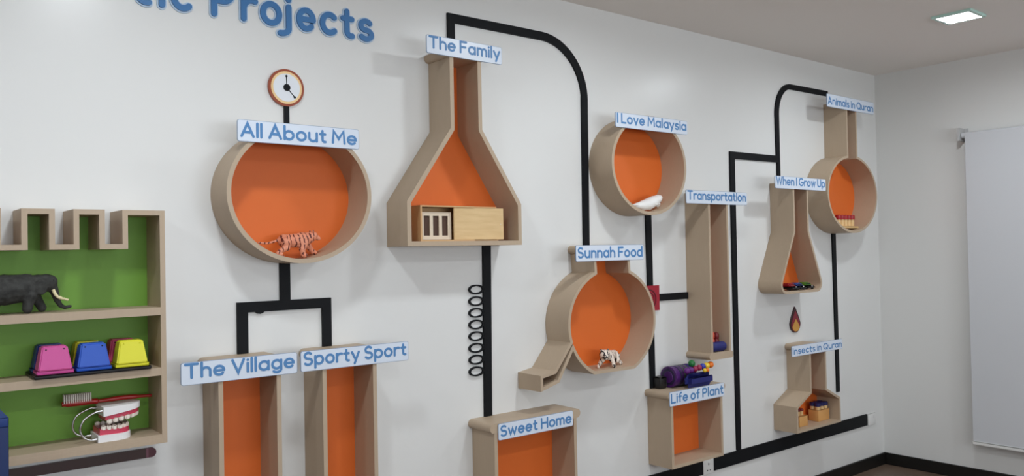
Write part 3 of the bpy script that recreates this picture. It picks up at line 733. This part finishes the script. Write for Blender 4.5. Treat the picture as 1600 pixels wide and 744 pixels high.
t = thing('toy_white_tiger', 'white toy tiger with black stripes prowling in the bulb shelf', 'toy', V(2.92, .09, 1.0))
body('body', [
    [(2.972, .060, 1.050, .0235), (2.932, .080, 1.055, .0230), (2.888, .100, 1.058, .0260), (2.862, .112, 1.064, .0230), (2.845, .120, 1.066, .0250), (2.836, .138, 1.058, .0145), (2.836, .141, 1.055, .0100)],
    [(2.892, .116, 1.046, .0155), (2.898, .128, 1.024, .0100), (2.892, .134, 1.0095, .0090), (2.888, .144, 1.0085, .0085)],
    [(2.864, .092, 1.042, .0150), (2.842, .092, 1.022, .0100), (2.828, .096, 1.0095, .0090), (2.820, .104, 1.0085, .0085)],
    [(2.974, .076, 1.042, .0190), (2.968, .086, 1.022, .0115), (2.990, .084, 1.017, .0080), (2.994, .088, 1.0085, .0078), (2.984, .094, 1.008, .0075)],
    [(2.984, .046, 1.042, .0190), (2.974, .044, 1.022, .0115), (2.996, .040, 1.017, .0080), (2.998, .040, 1.0085, .0078), (2.988, .042, 1.008, .0075)],
    [(2.992, .052, 1.060, .0065), (3.012, .046, 1.045, .0050), (3.022, .042, 1.026, .0048)]],
    [((2.828, .116, 1.088), (.007, .004, .007), None), ((2.866, .124, 1.088), (.007, .004, .007), None)], .0021, M['whitetiger'], t, 4)
eyes(t, [(2.828, .1385, 1.068), (2.848, .1425, 1.068)], .0028)
bm = bmesh.new(); sphere(bm, V(2.835, .150, 1.058), .0045, 1.2, .7, .8); obj('nose', bm, M['eye'], t, True)

t = thing('toy_whale', 'white toy whale lying in the smaller oval shelf', 'toy', V(3.2, .09, 1.763))
body('body', [
    [(3.108, .09, 1.796, .0085), (3.140, .09, 1.7975, .0160), (3.180, .09, 1.799, .0265), (3.220, .09, 1.8065, .0315), (3.260, .09, 1.821, .0300), (3.290, .09, 1.833, .0235), (3.308, .09, 1.840, .0160)]],
    [((3.098, .108, 1.796), (.014, .022, .0045), Matrix.Rotation(radians(25), 4, 'Z')), ((3.098, .072, 1.796), (.014, .022, .0045), Matrix.Rotation(radians(-25), 4, 'Z')),
     ((3.262, .122, 1.800), (.011, .020, .0045), Matrix.Rotation(radians(-35), 4, 'X') @ Matrix.Rotation(radians(-25), 4, 'Z')), ((3.262, .058, 1.800), (.011, .020, .0045), Matrix.Rotation(radians(35), 4, 'X') @ Matrix.Rotation(radians(25), 4, 'Z'))],
    .0022, M['whale'], t, 5)
eyes(t, [(3.295, .1085, 1.836), (3.295, .0715, 1.836)], .0022)

# wooden box with sliding lid
t = thing('wooden_box', 'pale wooden box with a half open sliding lid standing in The Family shelf', 'box', V(1.95, .08, 1.6222))
x0, x1, z0, z1, da, db, tk = 1.806, 2.215, 1.6222, 1.770, .022, .122, .008
bm = bmesh.new()
add_box(bm, x0, x0 + tk, da, db, z0, z1); add_box(bm, x1 - tk, x1, da, db - .012, z0, z1 - .012); add_box(bm, x0 + tk, x1 - tk, da, db - .012, z0, z0 + tk * .6)
add_box(bm, x0 + tk, x1 - tk, da, db - .012, z1 - tk * .6, z1); add_box(bm, x0 + tk, x1 - tk, da, da + .006, z0 + tk * .6, z1 - tk * .6)
add_box(bm, x0 + tk, 2.078, db - .012, db, z0, z0 + .006); add_box(bm, x0 + tk, 2.078, db - .012, db, z1 - .006, z1)
obj('case', bm, M['plyedge'], t)
obj('sliding_lid', box(1.975, 2.238, db - .010, db - .004, z0 + .0065, z1 - .0065), M['ply'], t)
bm = bmesh.new(); cyl(bm, V(2.222, db - .005, z0 + .072), V(2.222, db - .003, z0 + .072), .003, n=12); obj('lid_pin', bm, M['palewood'], t)
bm = bmesh.new(); fx0, fx1, fz0, fz1 = 1.822, 1.972, z0 + .0075, z0 + .122
sl = [(1.836, 1.866), (1.881, 1.911), (1.926, 1.956)]
xs = [fx0, 1.836, 1.866, 1.881, 1.911, 1.926, 1.956, fx1]
for i in range(0, 8, 2): add_box(bm, xs[i], xs[i + 1], .094, .100, fz0 + .016, fz1 - .016)
add_box(bm, fx0, fx1, .094, .100, fz0, fz0 + .016); add_box(bm, fx0, fx1, .094, .100, fz1 - .016, fz1)
obj('slotted_frame', bm, M['palewood'], t)
obj('inner_card', box(fx0, fx1, .088, .0925, fz0, fz1), M['brownin'], t)

# toys on Life of Plant
ZT = .8353
t = thing('toy_drum', 'purple round toy drum lying on its side on top of the Life of Plant shelf', 'toy', V(3.47, .058, ZT))
pz, pd, pr = ZT + .0565, .058, .0555
bm = bmesh.new(); lathe(bm, V(3.385, pd, pz), (1, 0, 0), [(0, .046), (0, .0555), (.012, .0565), (.018, .054), (.15, .054), (.156, .0565), (.166, .0555), (.166, .046)]); obj('shell', bm, M['purple'], t, True)
bm = bmesh.new(); lathe(bm, V(3.383, pd, pz), (1, 0, 0), [(0, .010), (.0005, .0445), (.004, .0455)]); obj('end_disc', bm, M['purpledark'], t, True)
bm = bmesh.new(); ring_pts = []
lathe(bm, V(3.380, pd, pz), (1, 0, 0), [(0, .024), (0, .030), (.003, .031)]); obj('end_ring', bm, M['purple'], t, True)
for xx, mm in ((3.420, 'purpledark'), (3.450, 'grey'), (3.482, 'grey'), (3.512, 'bluecloth')):
    bm = bmesh.new(); lathe(bm, V(xx, pd, pz), (1, 0, 0), [(0, .0535), (.001, .0556), (.015, .0556), (.016, .0535)]); obj('band', bm, M[mm], t, True)
bm = bmesh.new(); add_box(bm, 3.418, 3.640, .117, .168, ZT, ZT + .074); bmesh.ops.bevel(bm, geom=bm.edges[:], offset=.0235, segments=8, affect='EDGES')
tag(obj('fabric_case', bm, M['bluecloth'], None, True), 'dark blue rounded case in front of the purple drum, above Life of Plant', 'case')
tag(obj('toy_case', box(3.315, 3.372, .006, .060, ZT, ZT + .062, .008), M['blackplastic'], None, True), 'small black box behind the purple drum on the Life of Plant shelf', 'box')
t = thing('bead_toy', 'string of coloured wooden beads lying on the dark blue case', 'toy', V(3.56, .140, ZT + .074))
zt = ZT + .074
bm = bmesh.new(); tube(bm, [V(3.436, .140, zt + .0175), V(3.50, .140, zt + .021), V(3.56, .141, zt + .026), V(3.632, .141, zt + .030)], .006); obj('rod', bm, M['beadp'], t, True)
for x, d, z, r, mm in ((3.438, .140, .0172, .0170, 'beadp'), (3.470, .140, .0190, .0170, 'beadp'), (3.503, .140, .021, .0165, 'beadr'), (3.492, .128, .050, .0195, 'beadg'), (3.536, .141, .024, .0165, 'beadr'), (3.568, .141, .027, .0170, 'beadb'),
                   (3.601, .141, .029, .0175, 'beady'), (3.634, .141, .031, .0180, 'beado'), (3.560, .160, .009, .0110, 'beady'), (3.583, .160, .009, .0110, 'beado')):
    bm = bmesh.new(); sphere(bm, V(x, d, zt + z), r); obj('bead', bm, M[mm], t, True)

# toys in Transportation
bm = bmesh.new(); lathe(bm, V(3.650, .131, 1.0305), (1, 0, 0), [(0, .008), (.003, .017), (.010, .0235), (.020, .0260), (.104, .0260), (.114, .0235), (.121, .017), (.124, .008)])
tag(obj('blue_roll', bm, M['bluecloth'], None, True), 'dark blue rounded roll lying at the foot of the Transportation shelf', 'toy')
def peg(x, d, z0, h, r, m, label):
    t = thing('toy_peg', label, 'toy', V(x, d, z0), 'painted toy pegs behind the blue roll')
    bm = bmesh.new(); lathe(bm, V(x, d, z0), (0, 0, 1), [(0, r * .9), (.004, r), (h * .55, r), (h * .62, r * .8)]); obj('body', bm, m, t, True)
    bm = bmesh.new(); lathe(bm, V(x, d, z0 + h * .60), (0, 0, 1), [(0, r * .6), (h * .08, r * .98), (h * .25, r), (h * .36, r * .7), (h * .40, r * .1)]); obj('head', bm, m, t, True)
peg(3.728, .085, 1.0043, .104, .0135, M['coral'], 'coral red toy peg standing behind the blue roll at left')
peg(3.7605, .088, 1.0043, .100, .0155, M['wine'], 'wine red toy peg standing behind the blue roll at right')

# toy cars in When I Grow Up
def car(xc, dc, m, label, z0=1.3055):
    t = thing('toy_car', label, 'toy car', V(xc, dc, z0), 'glossy toy cars in the small flask shelf')
    bm = bmesh.new(); add_box(bm, xc - .036, xc + .036, dc - .05, dc + .05, z0 + .007, z0 + .025); bmesh.ops.bevel(bm, geom=bm.edges[:], offset=.007, segments=3, affect='EDGES'); obj('body', bm, M['tyre'], t, True)
    bm = bmesh.new()
    v = [bm.verts.new(V(xc + sx * a, dc + o + sd * b, z0 + z)) for z, a, b, o in ((.023, .034, .038, -.004), (.044, .026, .022, -.006)) for sx, sd in ((-1, -1), (1, -1), (1, 1), (-1, 1))]
    bm.faces.new(v[3::-1]); bm.faces.new(v[4:])
    for i in range(4): bm.faces.new((v[i], v[(i + 1) % 4], v[4 + (i + 1) % 4], v[4 + i]))
    bmesh.ops.recalc_face_normals(bm, faces=bm.faces); bmesh.ops.bevel(bm, geom=bm.edges[:], offset=.006, segments=3, affect='EDGES'); obj('cabin', bm, m, t, True)
    obj('windscreen', box(xc - .022, xc + .022, dc + .020, dc + .0275, z0 + .026, z0 + .036, .002), M['glass'], t)
    obj('bumper', box(xc - .034, xc + .034, dc + .047, dc + .053, z0 + .009, z0 + .016, .002), M['tyre'], t)
    for s in (-1, 1):
        for e in (-1, 1):
            bm = bmesh.new(); cyl(bm, V(xc + s * .030, dc + e * .030, z0 + .010), V(xc + s * .0385, dc + e * .030, z0 + .010), .010, n=18); obj('wheel', bm, M['tyre'], t, True)
    bm = bmesh.new(); sphere(bm, V(xc, dc + .050, z0 + .021), .0042, 1, .6, 1); obj('highlight_dot', bm, M['plastic_white'], t, True)  # white dot standing in for the gloss highlight on the car
car(4.468, .1, M['carred'], 'glossy red toy car at the left of the row in the small flask shelf')
car(4.550, .1, M['carblue'], 'glossy dark blue toy car between the red and green ones')
car(4.643, .1, M['cargreen'], 'glossy green toy car at the right of the row in the small flask shelf')

# peg stands
def pegstand(name, label, boxd, pegs, capm, r, hp, rc, hc, basem, group):
    x0, x1, d0, d1, z0, z1 = boxd
    t = thing(name, label, 'toy', V((x0 + x1) / 2, (d0 + d1) / 2, z0), group)
    obj('base', box(x0, x1, d0, d1, z0, z1, .002), basem, t, True)
    for x, d in pegs:
        bm = bmesh.new(); lathe(bm, V(x, d, z1 - .0005), (0, 0, 1), [(0, r), (hp, r)], 18); p = obj('peg', bm, M['pegwood'], t, True)
        bm = bmesh.new(); lathe(bm, V(x, d, z1 - .0005 + hp), (0, 0, 1), [(0, rc * .96), (.003, rc), (hc - .004, rc), (hc, rc * .8)], 20); obj('cap', bm, capm, p, True)
pegstand('peg_stand', 'wooden peg stand with red capped pegs in the long necked shelf', (5.055, 5.275, .055, .125, 1.6875, 1.701),
         [(5.080 + i * .0425, .09) for i in range(5)], M['pegred'], .0155, .045, .0205, .030, M['pegwood'], 'wooden peg stands')
pegstand('peg_block', 'orange brown wooden block with navy capped pegs at the right of the house shelf', (4.757, 4.885, .034, .104, .4625, .533),
         [(4.779 + i * .042, d) for i in range(3) for d in (.051, .086)], M['capnavy'], .016, .022, .0195, .022, M['blockwood'], 'wooden peg stands')
pegstand('peg_block', 'smaller wooden block with a dark red cap at the left of the house shelf', (4.530, 4.622, .050, .112, .4625, .526),
         [(4.560, .08), (4.597, .08)], M['wine'], .014, .026, .017, .014, M['blockwood'], 'wooden peg stands')
